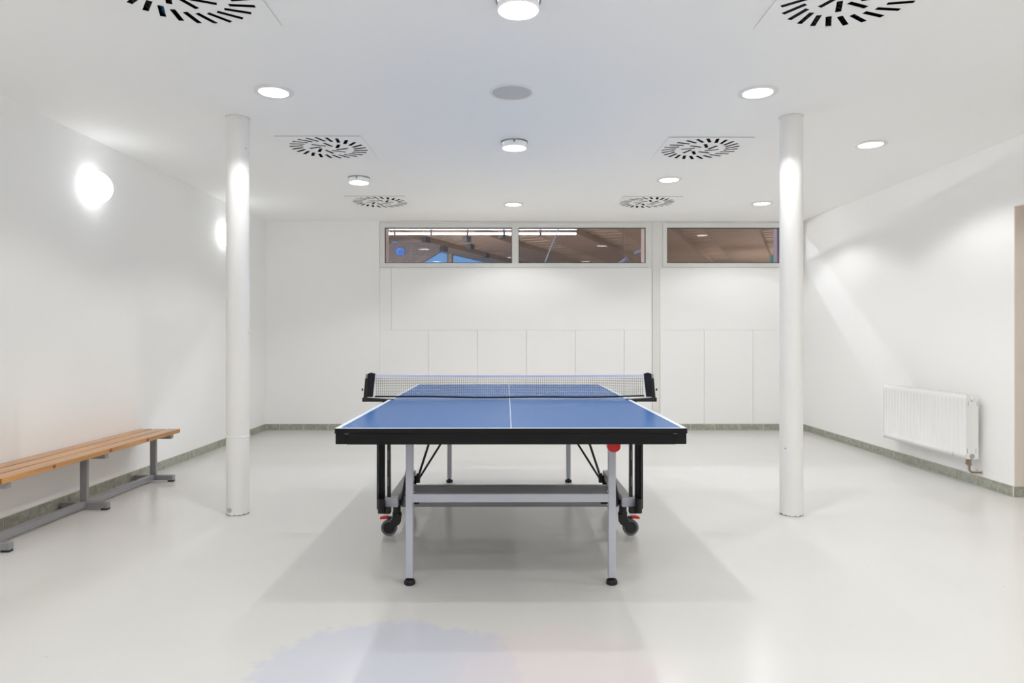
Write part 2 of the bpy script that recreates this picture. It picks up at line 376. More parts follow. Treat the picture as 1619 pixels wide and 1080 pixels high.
# ------------------------------------------------------------------ columns
def column(x, y, label, ring):
    R = 0.072
    t = thing('column', label, 'column', (x, y, 0), 0, 'round white columns')
    MB().lathe([(R, 0.0), (R, H)], 48).build('shaft', 'column', t, smooth=30)
    k = MB()
    for i in range(48):                                   # ragged dirt joint at the foot
        a0, a1 = 2*PI*i/48, 2*PI*(i+1)/48; h = 0.003+0.009*random.random()**2
        k.add([((R+0.0006)*math.cos(a0), (R+0.0006)*math.sin(a0), 0.0004), ((R+0.0006)*math.cos(a1), (R+0.0006)*math.sin(a1), 0.0004),
               ((R+0.0006)*math.cos(a1), (R+0.0006)*math.sin(a1), h), ((R+0.0006)*math.cos(a0), (R+0.0006)*math.sin(a0), h*0.8)], [(0, 1, 2, 3)])
    k.build('base_joint', 'scuff', t)
    MB().lathe([(R, H-0.006), (R+0.004, H-0.004), (R+0.004, H), (R, H)], 48).build('top_joint', 'grout', t, smooth=30)
    if ring:
        MB().lathe([(R, 0.502), (R+0.002, 0.504), (R+0.002, 0.508), (R, 0.510)], 48).build('joint_ring', 'ring', t, smooth=40)
        a = math.radians(-90-22)
        p = Vector((math.cos(a)*R, math.sin(a)*R, 0.036)); d = Vector((math.cos(a), math.sin(a), 0))
        MB().cyl(p-d*0.004, p+d*0.002, 0.0165, 20).build('plug', 'plug', t)
    return t
column(-1.777, 4.471, 'white round column with a joint ring, between the bench and the table', True)
column(1.840, 4.452, 'white round column with scuffed foot, to the right of the table', False)

# ------------------------------------------------------------------ ceiling fittings
SLOT_L, SLOT_W = 0.110, 0.025
def slot_layout():
    out = []
    for n, R, ph in ((24, 0.236, 0.0), (8, 0.098, 0.2)):
        for k in range(n):
            a = PI/2+ph+2*PI*k/n
            out.append((R*math.cos(a), R*math.sin(a), a-math.radians(24 if n == 24 else 33), SLOT_L if n == 24 else 0.105))
    return out
SLOTS = slot_layout()
def slot_poly(s):
    cx, cy, a, L = s; u = Vector((math.cos(a), math.sin(a))); w = Vector((-u.y, u.x)); c = Vector((cx, cy))
    return [tuple(c+u*(i*L/2)+w*(j*SLOT_W/2)) for i, j in ((-1, -1), (1, -1), (1, 1), (-1, 1))]
hp = 0.3125
vent_me = None; vane_me = {}
def vent(x, y, label, blue=()):
    global vent_me
    t = thing('ceiling_vent', label, 'air vent', (x, y, H), 0, 'square swirl vents in the ceiling')
    if vent_me is None:
        k = plate([(-hp, -hp), (hp, -hp), (hp, hp), (-hp, hp)], [slot_poly(s) for s in SLOTS], -0.0042, -0.0030)
        vent_me = k.mesh('face_plate', 'ventplate')
        vent_me2 = MB().box(-hp+0.004, hp-0.004, -hp+0.004, -hp+0.02, -0.003, 0).box(-hp+0.004, hp-0.004, hp-0.02, hp-0.004, -0.003, 0)\
            .box(-hp+0.004, -hp+0.02, -hp+0.02, hp-0.02, -0.003, 0).box(hp-0.02, hp-0.004, -hp+0.02, hp-0.02, -0.003, 0).mesh('rim', 'gasket')
        k = MB(); z0, z1, w = -0.002, 0.20, 0.283
        k.add([(-w, -w, z0), (w, -w, z0), (w, w, z0), (-w, w, z0), (-w, -w, z1), (w, -w, z1), (w, w, z1), (-w, w, z1)],
              [(0, 1, 5, 4), (1, 2, 6, 5), (2, 3, 7, 6), (3, 0, 4, 7), (4, 5, 6, 7)])
        vane_me['rim'] = vent_me2; vane_me['plenum'] = k.mesh('plenum', 'blackslab')
        k = MB(); T = Matrix.Rotation(math.radians(35), 4, 'X')
        k.box(-0.0535, 0.0535, -0.0105, 0.0105, 0.010, 0.0112, T=T)
        for q in (-0.018, 0.018): k.box(q-0.0006, q+0.0006, -0.009, 0.009, 0.002, 0.012, T=T)
        vane_me['k'] = k.mesh('vane', 'vane'); vane_me['b'] = k.mesh('vane', 'vaneblue')
    link('face_plate', vent_me, t); link('rim', vane_me['rim'], t); link('plenum', vane_me['plenum'], t)
    for i, s in enumerate(SLOTS):
        link('vane', vane_me['b' if i in blue else 'k'], t, (s[0], s[1], 0), (0, 0, s[2]))
VL = ['square swirl vent cut by the top edge of the picture, on the left', 'square swirl vent cut by the top edge, on the right, one blue blade',
      'square swirl vent right of the left column, halfway along the ceiling', 'square swirl vent left of the right column, halfway along the ceiling',
      'farthest swirl vent on the left, above the left end of the window', 'farthest swirl vent on the right, above the two-pane window']
for i, ((x, y), l) in enumerate(zip(VENTS, VL)): vent(x, y, l, (22, 28) if i == 1 else ((3,) if i == 0 else ()))

def disc_profile(R, z, drop): return [(0.0001, z-drop), (R*0.5, z-drop*0.9), (R*0.85, z-drop*0.5), (R, z)]
def lamp_light(parent, z):
    d = bpy.data.lights.new('bulb', 'SPOT'); d.energy = SPOT_W; d.spot_size = math.radians(138); d.spot_blend = 0.30
    d.shadow_soft_size = 0.028; d.color = (1.0, 0.99, 0.985)
    o = bpy.data.objects.new('bulb', d); COL.objects.link(o); o.parent = parent; o.location = (0, 0, z)
def downlight(x, y, kind, label):
    t = thing('ceiling_downlight', label, 'ceiling lamp', (x, y, H), 0, 'round ceiling downlights')
    if kind == 'flush':
        MB().lathe([(0.082, -0.002), (0.085, -0.008), (0.104, -0.010), (0.113, -0.006), (0.115, 0.0), (0.082, 0.0)], 48, close=True).build('trim_ring', 'ring', t, smooth=40)
        MB().lathe(disc_profile(0.0825, -0.004, 0.003), 48).build('lamp_glass', 'lampglass', t, smooth=60)
        lamp_light(t, -0.055)
    else:
        MB().lathe([(0.086, 0.0), (0.088, -0.010), (0.096, -0.010), (0.098, 0.0)], 48, close=True).build('trim_ring', 'chrome', t, smooth=40)
        g = MB().lathe([(0.085, -0.006), (0.0875, -0.012), (0.0875, -0.046), (0.085, -0.0485)], 48).build('drum', 'drumside', t, smooth=40)
        MB().lathe(disc_profile(0.085, -0.0485, 0.002), 48).build('lamp_glass', 'lampglass', g, smooth=60)
        for k in range(3):
            a = 2*PI*k/3+0.5
            MB().bbox(-0.006, 0.006, -0.002, 0.002, -0.026, 0.0, 0.001).build('clip', 'chrome', t, (0.0915*math.cos(a), 0.0915*math.sin(a), 0), (0, 0, a+PI/2))
        lamp_light(t, -0.100)
DL = [(-1.376, 3.99, 'flush', 'round downlight on the ceiling just right of the left column top'),
      (1.457, 4.00, 'flush', 'round downlight on the ceiling just left of the right column top'),
      (0.039, 2.90, 'drum', 'large round downlight cut by the top edge at the middle'),
      (0.039, 5.02, 'drum', 'dropped drum downlight behind the round ceiling loudspeaker'),
      (0.044, 7.38, 'flush', 'small far downlight centred above the two-pane window'),
      (-1.353, 6.15, 'drum', 'dropped drum downlight between the two left vents'),
      (1.458, 6.22, 'flush', 'round downlight between the two right vents'),
      (2.692, 5.08, 'flush', 'round downlight right of the right column, nearer of the two'),
      (2.714, 7.33, 'flush', 'far small downlight just left of the right column')]
for a in DL: downlight(*a)
for row, spots in (('left', ((-1.376, 1.80), (-1.376, -0.4))), ('right', ((1.457, 1.80), (1.457, -0.4))), ('middle', ((0.04, 0.70), (0.04, -1.5))),
                   ('far right', ((2.70, 2.85), (2.70, 0.70), (2.70, -1.5)))):
    for (x, y), nth in zip(spots, ('first', 'second', 'third')):
        downlight(x, y, 'flush', 'round ceiling downlight of the %s row, %s one nearer than the picture shows' % (row, nth))
downlight(4.7, 4.1, 'flush', 'round ceiling downlight in the corridor beyond the doorway')

t = thing('ceiling_loudspeaker', 'round grey mesh loudspeaker set in the ceiling centre', 'loudspeaker', (0.015, 4.0, H))
MB().lathe([(0.113, -0.001), (0.115, -0.006), (0.128, -0.005), (0.133, 0.0), (0.113, 0.0)], 56, close=True).build('trim_ring', 'ring', t, smooth=40)
MB().lathe(disc_profile(0.1145, -0.003, 0.003), 56).build('mesh_grille', 'grille', t, smooth=60)

def sconce(y, label):
    t = thing('wall_lamp', label, 'wall lamp', (XL, y, 2.236), 0, 'globe lamps on the left wall')
    T = Matrix.Rotation(PI/2, 4, 'Y')
    MB().lathe([(0.0, 0.0), (0.100, 0.0), (0.104, 0.004), (0.104, 0.018), (0.098, 0.02)], 40, T=T).build('base_ring', 'ring', t, smooth=40)
    prof = [(0.122*math.cos(a)+0.0001, 0.018+0.125*math.sin(a)) for a in [PI/2*i/14 for i in range(15)]]
    MB().lathe([(0.096, 0.016), (0.116, 0.008)]+prof, 40, T=T).build('globe', 'globe', t, smooth=70)
sconce(4.93, 'glowing white globe lamp on the left wall above the bench')
sconce(7.20, 'glowing globe lamp on the left wall, half hidden by the left column')
for yy, nth in ((0.40, 'second'), (-1.85, 'third')): sconce(yy, 'added fill globe on the left wall, %s one outside the left picture edge' % nth)  # two added globes, out of view, to brighten the ceiling
sconce(2.66, 'globe lamp on the left wall just outside the left picture edge')

# ------------------------------------------------------------------ table tennis table
TT = thing('table_tennis_table', 'blue table tennis table with black apron and silver folding legs on castors', 'table', (0.003, 4.322, 0), 0.0042)
hw, hl, zt = 0.7625, 1.37, 0.76
for s in (-1, 1):
    y0, y1 = (-hl, -0.003) if s < 0 else (0.003, hl)
    k = MB().box(-hw, hw, y0, y1, zt-0.022, zt)
    k.mi = [1, 0, 1, 1, 1, 1]
    half = k.build('tabletop_half', ['blue', 'apron'], TT)
    e = 0.0005
    for sx in (-1, 1):
        MB().box(sx*hw-(0.02 if sx > 0 else 0), sx*hw+(0.02 if sx < 0 else 0), y0, y1, zt, zt+e).build('side_line', 'line', half)
    ye = s*hl
    MB().box(-hw+0.02, hw-0.02, min(ye, ye-s*0.02), max(ye, ye-s*0.02), zt, zt+e).build('end_line', 'line', half)
    MB().box(-0.0015, 0.0015, min(y0, y1)+(0.02 if s < 0 else 0), max(y0, y1)-(0.02 if s > 0 else 0), zt, zt+e).build('centre_line', 'line', half)
    i = 0.004; za, zb = 0.690, zt-0.022
    k = MB().bbox(-hw+i+0.045, hw-i-0.045, min(ye-s*i, ye-s*0.024), max(ye-s*i, ye-s*0.024), za, zb, 0.0015)
    for sx in (-1, 1):
        k.bbox(min(sx*(hw-i), sx*(hw-0.024)), max(sx*(hw-i), sx*(hw-0.024)), min(ye-s*0.049, s*0.01), max(ye-s*0.049, s*0.01), za, zb, 0.0015)
    k.build('apron', 'apron', TT)
    for sx in (-1, 1):
        cx, cy = sx*(hw-i+0.0015), ye-s*(i-0.0015)
        k = MB().bbox(min(cx, cx-sx*0.046), max(cx, cx-sx*0.046), min(cy, cy-s*0.022), max(cy, cy-s*0.022), za+0.001, zb, 0.003)
        k.bbox(min(cx, cx-sx*0.022), max(cx, cx-sx*0.022), min(cy-s*0.02, cy-s*0.046), max(cy-s*0.02, cy-s*0.046), za+0.001, zb, 0.003)
        cap = k.build('corner_cap', 'apron', TT)
        MB().box(min(cx-sx*0.040, cx-sx*0.058), max(cx-sx*0.040, cx-sx*0.058), cy+(-0.0008 if s < 0 else 0.0), cy+(0.0 if s < 0 else 0.0008), zb-0.0022, zb-0.0008).build('edge_chip', 'slotgrey', cap)
    # legs
    ly = -1.132 if s < 0 else 1.10
    for sx in (-1, 1):
        g = MB().bbox(sx*0.472-0.017, sx*0.472+0.017, ly-0.017, ly+0.017, 0.034, 0.70, 0.003).build('leg', 'silver', TT)
        f = MB().lathe([(0.0001, 0.0), (0.021, 0.0), (0.0245, 0.004), (0.025, 0.018), (0.022, 0.023), (0.010, 0.024), (0.010, 0.036), (0.0001, 0.036)], 24)
        for q in range(16):
            a = 2*PI*q/16; f.cyl((0.0245*math.cos(a), 0.0245*math.sin(a), 0.003), (0.0245*math.cos(a), 0.0245*math.sin(a), 0.019), 0.0018, 6)
        f.build('levelling_foot', 'black', g, (sx*0.472, ly, 0), smooth=40)
        for q in (0.375, 0.437):
            MB().cyl((sx*0.472-sx*0.021, ly-0.0178, q), (sx*0.472-sx*0.021, ly-0.012, q), 0.004, 8).build('rivet', 'chrome', g)
    MB().bbox(-0.456, 0.456, ly-0.016, ly+0.016, 0.386, 0.425, 0.003).build('leg_crossbar', 'silver', TT)
    # leg hinge rail under the top
    MB().bbox(-0.56, 0.56, ly-0.02, ly+0.02, 0.70, 0.737, 0.003).build('hinge_rail', 'blacksteel', TT)
# red release catch in front of the right leg
k = MB(); n = 20
poly = [(-0.029, 0.698), (0.029, 0.698), (0.029, 0.676)]+[(0.029*math.cos(a), 0.668-0.023*math.sin(a)) for a in [PI*i/n for i in range(1, n)]]+[(-0.029, 0.676)]
k.prism(poly, lambda p: Vector((0.456+p[0], -1.30, p[1])), lambda p: Vector((0.456+p[0], -1.262, p[1]))); k.build('release_catch', 'red', TT)
MB().cyl((0.456, -1.262, 0.69), (0.456, -1.14, 0.70), 0.008, 10).build('catch_rod', 'blacksteel', TT)
# wheeled chassis
for sx in (-1, 1):
    MB().bbox(sx*0.672-0.028, sx*0.672+0.028, -0.39, 0.39, 0.180, 0.236, 0.004).build('chassis_tube', 'greysteel', TT)
    MB().bbox(min(sx*0.725, sx*0.64), max(sx*0.725, sx*0.64), -0.425, -0.375, 0.183, 0.238, 0.004).build('chassis_end', 'silver', TT)
    # black double post carrying the folding mechanism
    k = MB().bbox(sx*0.751-0.007, sx*0.751+0.007, -0.44, -0.40, 0.176, 0.70, 0.002)
    k.build('post', 'blacksteel', TT)
    k = MB().bbox(min(sx*0.742, sx*0.716), max(sx*0.742, sx*0.716), -0.43, -0.40, 0.20, 0.70, 0.002)
    k.build('post', 'apron', TT)
    k = MB().bbox(min(sx*0.704, sx*0.686), max(sx*0.704, sx*0.686), -0.41, -0.38, 0.235, 0.70, 0.002); k.build('post', 'blacksteel', TT)
    for q in (0.45, 0.30):
        MB().bbox(sx*0.696-0.003, sx*0.696+0.003, -0.414, -0.41, q, q+0.055, 0.001).build('slot_plate', 'tyre', TT)
    # open black sleeve at the foot of the post
    MB().lathe([(0.020, 0.0), (0.020, 0.082), (0.017, 0.082), (0.017, 0.010)], 24).build('sleeve', 'black', TT, (sx*0.729, -0.452, 0.158), smooth=40)
    MB().bbox(sx*0.700-0.022, sx*0.700+0.022, -0.45, -0.41, 0.150, 0.186, 0.006).build('sleeve_bracket', 'black', TT)
    # hinge clamps between tube and crossbars
    MB().bbox(sx*0.645-0.022, sx*0.645+0.022, -0.02, 0.05, 0.215, 0.262, 0.008).build('clamp', 'black', TT)
    MB().cyl((sx*0.645, -0.03, 0.262), (sx*0.645, 0.0, 0.262), 0.014, 14).build('clamp_bolt', 'blacksteel', TT)
    MB().bbox(sx*0.565-0.03, sx*0.565+0.03, -0.29, -0.25, 0.165, 0.215, 0.008).build('clamp', 'black', TT)
    MB().bbox(sx*0.622-0.012, sx*0.622+0.012, 0.325, 0.355, 0.16, 0.225, 0.004).build('strut_bracket', 'black', TT)
    for s in (-1, 1):
        MB().cyl((sx*0.628, s*0.355, 0.185), (sx*0.492, s*0.82, 0.70), 0.0095 if s < 0 else 0.0085, 10).build('strut', 'blacksteel', TT)
    MB().cyl((sx*0.622, 0.350, 0.180), (sx*0.295, 0.73, 0.70), 0.0075, 10).build('strut', 'blacksteel', TT)
    for s in (-1, 1):                                       # castors
        cxx = sx*0.658
        st = MB().cyl((0, 0, 0.135), (0, 0, 0.205), 0.0225, 20).cyl((0, 0, 0.205), (0, 0, 0.212), 0.0225, 20, 0.012)
        st.cyl((0, 0, 0.118), (0, 0, 0.137), 0.026, 20)
        # fork: two cheeks sloping outwards to the axle
        d = sx*0.045
        for q in (-0.024, 0.016):
            st.prism([(-sx*0.026, 0.125), (sx*0.020, 0.125), (sx*0.030, 0.085), (d+sx*0.012, 0.058), (d+sx*0.012, 0.042), (d-sx*0.008, 0.034), (-sx*0.020, 0.072)],
                     lambda p, q=q: Vector((p[0], q, p[1])), lambda p, q=q: Vector((p[0], q+0.008, p[1])))
        co = st.build('castor', 'black', TT, (cxx, s*0.345, 0), smooth=35)
        T = Matrix.Translation((d, 0, 0.0465)) @ Matrix.Rotation(PI/2, 4, 'X')
        MB().lathe([(0.034, -0.011), (0.043, -0.0115), (0.0462, -0.008), (0.0465, 0.0), (0.0462, 0.008), (0.043, 0.0115), (0.034, 0.011)], 40, T=T, close=True).build('wheel', 'tyre', co, smooth=40)
        MB().lathe([(0.0001, -0.010), (0.034, -0.009), (0.035, 0.0), (0.034, 0.009), (0.0001, 0.010)], 32, T=T).build('wheel_hub', 'black', co, smooth=40)
        MB().bbox(min(sx*0.03, sx*0.062), max(sx*0.03, sx*0.062), -0.013, 0.013, 0.096, 0.112, 0.004).build('brake_arm', 'black', co)
        MB().prism([(sx*0.052, 0.100), (sx*0.052, 0.117), (sx*0.080, 0.114), (sx*0.096, 0.108), (sx*0.096, 0.097), (sx*0.080, 0.098)],
                   lambda p: Vector((p[0], -0.014, p[1])), lambda p: Vector((p[0], 0.014, p[1]))).build('brake_pedal', 'red', co)
MB().bbox(-0.645, 0.645, -0.285, -0.245, 0.150, 0.206, 0.004).build('chassis_crossbar', 'greysteel', TT)
MB().bbox(-0.645, 0.645, 0.0, 0.045, 0.157, 0.212, 0.004).build('chassis_crossbar', 'greysteel', TT)
MB().bbox(-0.645, 0.645, 0.30, 0.34, 0.0+0.690, 0.732, 0.004).build('hinge_rail', 'blacksteel', TT)

# ------------------------------------------------------------------ net
NN = thing('table_tennis_net', 'black mesh net with white top tape clamped across the blue table', 'net', (0.003, 4.322, 0.76), 0.0042)
NX = 0.853
def sag(x): return 0.0045*(x/NX)**2
def ntop(x): return 0.1525+sag(x)
def nbot(x): return 0.0125+0.007*(x/NX)**2+0.002*math.sin(9*x)
k = MB(); rows = 12; nx = 140; r = 0.0008
for j in range(1, rows):
    f = j/rows; vs = []; fs = []; seg = 40
    for i in range(seg+1):
        xx = -NX+2*NX*i/seg; z = nbot(xx)+(ntop(xx)-0.014-nbot(xx))*f
        vs += [(xx, -r, z-r), (xx, r, z-r), (xx, r, z+r), (xx, -r, z+r)]
    for i in range(seg):
        fs += [(4*i+q, 4*i+(q+1) % 4, 4*i+4+(q+1) % 4, 4*i+4+q) for q in range(4)]
    k.add(vs, fs)
for i in range(1, nx):
    xx = -NX+2*NX*i/nx
    k.box(xx-r*0.8, xx+r*0.8, -r*0.8, r*0.8, nbot(xx), ntop(xx)-0.012)
o = k.build('net_mesh', 'thread', NN); o['kind'] = 'stuff'
def strip(fz0, fz1, th, name, m, x0=-NX, x1=NX):
    k = MB(); vs = []; fs = []; seg = 40
    for i in range(seg+1):
        xx = x0+(x1-x0)*i/seg; a, b = fz0(xx), fz1(xx)
        vs += [(xx, -th, a), (xx, th, a), (xx, th, b), (xx, 0, b+th*0.6), (xx, -th, b)]
    for i in range(seg): fs += [(5*i+q, 5*i+(q+1) % 5, 5*i+5+(q+1) % 5, 5*i+5+q) for q in range(5)]
    fs += [(0, 1, 2, 3, 4), tuple(5*seg+q for q in (4, 3, 2, 1, 0))]
    return k.add(vs, fs).build(name, m, NN)
strip(lambda x: ntop(x)-0.0145, lambda x: ntop(x), 0.0022, 'top_tape', 'tape')
strip(lambda x: nbot(x)-0.004, lambda x: nbot(x)+0.005, 0.0018, 'bottom_cord', 'cloth')
for sx in (-1, 1):
    def lean(x0, x1, z0, z1, y0, y1, dx, b, nm, m, par=NN):
        kk = MB().bbox(x0, x1, y0, y1, z0, z1, b)
        kk.v = [(sx*(v[0]-dx*(v[2]-z0)/(z1-z0)), v[1], v[2]) for v in kk.v]
        return kk.build(nm, m, par)
    # pocket of dark cloth around the post
    kk = MB().prism([(0.866, 0.016), (0.898, 0.016), (0.896, 0.163), (0.876, 0.170), (0.850, 0.162)],
                    lambda p: Vector((sx*p[0], -0.009, p[1])), lambda p: Vector((sx*p[0], 0.009, p[1])))
    kk.build('end_sleeve', 'cloth', NN)
    po = lean(0.902, 0.925, -0.004, 0.134, -0.008, 0.008, 0.012, 0.002, 'post', 'blacksteel')
    lean(0.8975, 0.911, 0.133, 0.160, -0.006, 0.006, 0.002, 0.001, 'post_tip', 'chrome', po)
    MB().cyl((sx*0.922, 0, 0.062), (sx*0.936, 0, 0.062), 0.002, 8).cyl((sx*0.932, 0, 0.054), (sx*0.932, 0, 0.070), 0.004, 8).build('tension_knob', 'black', po)
    # bracket arm and screw clamp gripping the table edge
    br = MB().prism([(0.926, -0.012), (0.926, 0.013), (0.900, 0.012), (0.764, 0.0035), (0.764, -0.012)],
                    lambda p: Vector((sx*p[0], -0.03, p[1])), lambda p: Vector((sx*p[0], 0.012, p[1])))
    br.bbox(min(sx*0.7665, sx*0.80), max(sx*0.7665, sx*0.80), -0.03, 0.012, -0.10, 0.0, 0.002)
    br.bbox(min(sx*0.70, sx*0.80), max(sx*0.70, sx*0.80), -0.03, 0.012, -0.105, -0.09, 0.002)
    br.bbox(min(sx*0.735, sx*0.77), max(sx*0.735, sx*0.77), -0.025, 0.010, 0.0008, 0.0045, 0.001)
    br = br.build('clamp_bracket', 'blacksteel', NN)
    MB().cyl((sx*0.80, -0.012, -0.03), (sx*0.835, -0.012, -0.045), 0.005, 10).cyl((sx*0.72, -0.01, -0.13), (sx*0.72, -0.01, -0.105), 0.012, 14).build('clamp_screw', 'black', br)

# ------------------------------------------------------------------ bench
BB = thing('slatted_bench', 'long wooden slatted bench on grey steel legs along the left wall', 'bench', (-2.845, 4.59, 0))
y0, y1 = -0.98, 0.978
for x in (-0.114, 0.0, 0.114):
    k = MB().bbox(x-0.0495, x+0.0495, y0, y1, 0.375, 0.407, 0.004).build('slat', 'bench', BB)
    MB().bbox(x-0.046, x+0.046, y0-0.0006, y0+0.002, 0.378, 0.404, 0.0005).build('end_grain', 'endgrain', k)
    if x > 0.1:
        for yy, rr in ((-0.565, 0.0105), (0.005, 0.0125), (0.475, 0.0135)):
            kk = MB().lathe([(0.0001, 0.0), (rr, 0.0)], 18, T=Matrix.Translation((x+0.0498, yy, 0.391)) @ Matrix.Rotation(PI/2, 4, 'Y'))
            kk.v = [(v[0], yy+(v[1]-yy)*1.5, v[2]) for v in kk.v]
            kk.build('knot', 'knot', k)
for yy in (-0.915, -0.018, 0.872):
    MB().bbox(-0.024, 0.024, yy-0.012, yy+0.012, 0.05, 0.345, 0.003).build('leg', 'greysteel', BB)
    MB().bbox(-0.155, 0.150, yy-0.02, yy+0.02, 0.342, 0.375, 0.003).build('seat_bearer', 'greysteel', BB)
    f = MB().bbox(-0.150, 0.165, yy-0.02, yy+0.02, 0.011, 0.051, 0.004).build('foot_bar', 'greysteel', BB)
    for x in (-0.12, 0.142):
        MB().bbox(x-0.022, x+0.022, yy-0.018, yy+0.018, 0.0, 0.012, 0.002).build('rubber_pad', 'rubber', f)
for a, b_ in ((-0.895, -0.038), (0.002, 0.852)):
    MB().bbox(-0.016, 0.020, a, b_, 0.018, 0.058, 0.003).build('floor_rail', 'greysteel', BB)

# ------------------------------------------------------------------ radiator
RR = thing('radiator', 'white ribbed panel radiator hung on the right wall by the doorway', 'radiator', (XR, 5.82, 0.216))
xf, xb, ya, yb_, hz = -0.132, -0.036, -0.578, 0.578, 0.494
def fluted(xc, d, name):
    n = 24*8; vs = []; fs = []
    for j, z in enumerate((0.0, 0.028, 0.034, 0.046, hz-0.050, hz-0.038, hz-0.030, hz)):
        for i in range(n+1):
            y = ya+(yb_-ya)*i/n; ph = (i % 8)/8
            rib = 0.0 if j in (0, 1, 2, 5, 6, 7) else 0.0065*max(0.0, math.cos(2*PI*ph))**0.7
            if j in (1, 2): rib = -0.003
            vs.append((xc+d*rib, y, z))
    w = n+1
    for j in range(7): fs += [(j*w+i, j*w+i+1, (j+1)*w+i+1, (j+1)*w+i) for i in range(n)]
    o = MB().add(vs, fs).build(name, 'radiator', RR, smooth=50)
    so = o.modifiers.new('thickness', 'SOLIDIFY'); so.thickness = 0.0025; so.offset = 0
    return o
fluted(xf+0.002, 1, 'front_panel'); fluted(xb-0.002, -1, 'back_panel')
for s in (-1, 1):
    yy = ya if s < 0 else yb_
    sp = MB().bbox(xf+0.001, xb-0.001, min(yy, yy+s*0.003), max(yy, yy+s*0.003), 0.0, hz, 0.001).build('side_cover', 'radiator', RR)
    if s < 0:
        for (x, z) in ((xf+0.016, hz-0.085), (xb-0.012, hz-0.085), (xf+0.008, 0.045), (xb-0.022, 0.045)):
            MB().box(x-0.002, x+0.002, yy-0.0036, yy-0.0025, z, z+0.036).build('cover_slot', 'slotgrey', sp)
        MB().cyl((xf+0.045, yy-0.03, hz-0.035), (xf+0.045, yy, hz-0.035), 0.0165, 20).cyl((xf+0.045, yy-0.008, hz-0.035), (xf+0.045, yy, hz-0.035), 0.021, 20).build('valve_cap', 'ring', sp, smooth=40)
        MB().cyl((xf+0.045, yy-0.0042, 0.022), (xf+0.045, yy-0.001, 0.022), 0.020, 20).build('blind_plug', 'slotgrey', sp, smooth=40)
g = MB().bbox(xf, xf+0.010, ya, yb_, hz-0.004, hz+0.003, 0.001).bbox(xb-0.010, xb, ya, yb_, hz-0.004, hz+0.003, 0.001).build('top_frame', 'radiator', RR)
k = MB()
for i in range(58):
    y = ya+0.01+(yb_-ya-0.02)*i/57; k.box(xf+0.010, xb-0.010, y-0.0035, y+0.0035, hz-0.002, hz+0.001)
k.build('top_grille', 'radiator', RR)
k = MB()
for i in range(24):
    y = ya+0.024+(yb_-ya-0.048)*i/23; k.cyl(((xf+xb)/2-0.02, y, 0.02), ((xf+xb)/2-0.02, y, hz-0.02), 0.012, 6)
k.build('convector_fins', 'radiator', RR)
for i, (dx, dy) in enumerate(((0.034, 0.012), (0.055, 0.062))):
    x, y = xf+dx, ya+dy
    v = MB().cyl((x, y, -0.012), (x, y, 0.004), 0.016, 6).cyl((x, y, -0.040), (x, y, -0.012), 0.013, 16).cyl((x, y, -0.050), (x, y, -0.036), 0.0155, 6)
    v = v.build('valve', 'brass', RR, smooth=30)
    pts = [(x, y, -0.048), (x, y, -0.075)]+[(x+0.03*(1-math.cos(a)), y, -0.075-0.03*math.sin(a)) for a in [PI/2*q/6 for q in range(1, 7)]]+[(0.0, y, -0.105)]
    MB().tube(pts, 0.0075, 10).build('pipe', 'pipe' if i else 'brass', v, smooth=40)
    MB().cyl((-0.006, y, -0.105), (0.0, y, -0.105), 0.017, 18).build('pipe_collar', 'pipe', v, smooth=40)
MB().bbox(xf-0.003, xf+0.001, ya+0.15, ya+0.153, 0.0, 0.036, 0.0005).build('clip', 'slotgrey', RR)
for yy in (-0.4, 0.4):
    MB().bbox(xb-0.002, 0.0, yy-0.015, yy+0.015, 0.05, hz-0.06, 0.002).build('wall_bracket', 'radiator', RR)

# ------------------------------------------------------------------ hall seen through the windows
U = Vector((0.3962, 0.9182, 0)); RZ = 4.04                 # roof beams run along U
yawU = -math.atan2(U.x, U.y)
YH0, YH1 = 8.76, 46.0
zr = 1.1566+RZ
def strip_poly(r0, r1, z0, z1, name, m):
    """roof strip between two lines parallel to U, offsets r*RZ"""
    a, b_ = r0*RZ, r1*RZ; k = 0.4315
    vs = []
    for z in (z0, z1):
        vs += [(a+k*YH0, YH0, z), (b_+k*YH0, YH0, z), (b_+k*YH1, YH1, z), (a+k*YH1, YH1, z)]
    return MB().add(vs, [(3, 2, 1, 0), (4, 5, 6, 7), (0, 1, 5, 4), (1, 2, 6, 5), (2, 3, 7, 6), (3, 0, 4, 7)]).build(name, m, roof)
roof = link('ceiling_hall', None); struct(roof, 'timber roof of the hall behind the windows')
edges = [-4.30, -3.97, -3.58, -3.13, -2.646, -2.2, -1.75, -1.235, -0.94, -0.42, 0.10, 0.60, 1.1, 1.6, 2.2]
slat_me = {}
for i in range(len(edges)-1):
    a, b_ = edges[i], edges[i+1]
    if i % 2 == 0 and i < 8 or i in (9-1, 10, 12):
        strip_poly(a, b_, zr, zr+0.6, 'roof_beam', 'beam')
    else:
        strip_poly(a, b_, zr+0.32, zr+0.6, 'roof_deck', 'deck')
        w = (b_-a)*RZ*0.9182; key = round(w, 2)
        if key not in slat_me:
            slat_me[key] = MB().bbox(-w/2+0.02, w/2-0.02, -0.30, 0.30, 0.0, 0.10, 0.01).mesh('roof_slat', 'deck')
        for q in range(30):
            Y = 20.0+0.72*q; X = (a+b_)/2*RZ+0.4315*Y
            link('roof_slat', slat_me[key], roof, (X, Y, zr+0.22), (0, 0, yawU))
for r_, Y in ((-3.78, 27.6), (-3.98, 30.5), (-3.36, 27.5), (-3.60, 29.8), (-3.80, 33.0), (-2.9, 26.5)):
    MB().bbox(-0.10, 0.10, -0.2, 0.2, -0.22, 0.0, 0.02).build('steel_hanger', 'hangersteel', roof, (r_*RZ+0.4315*Y, Y, zr), (0, 0, yawU))
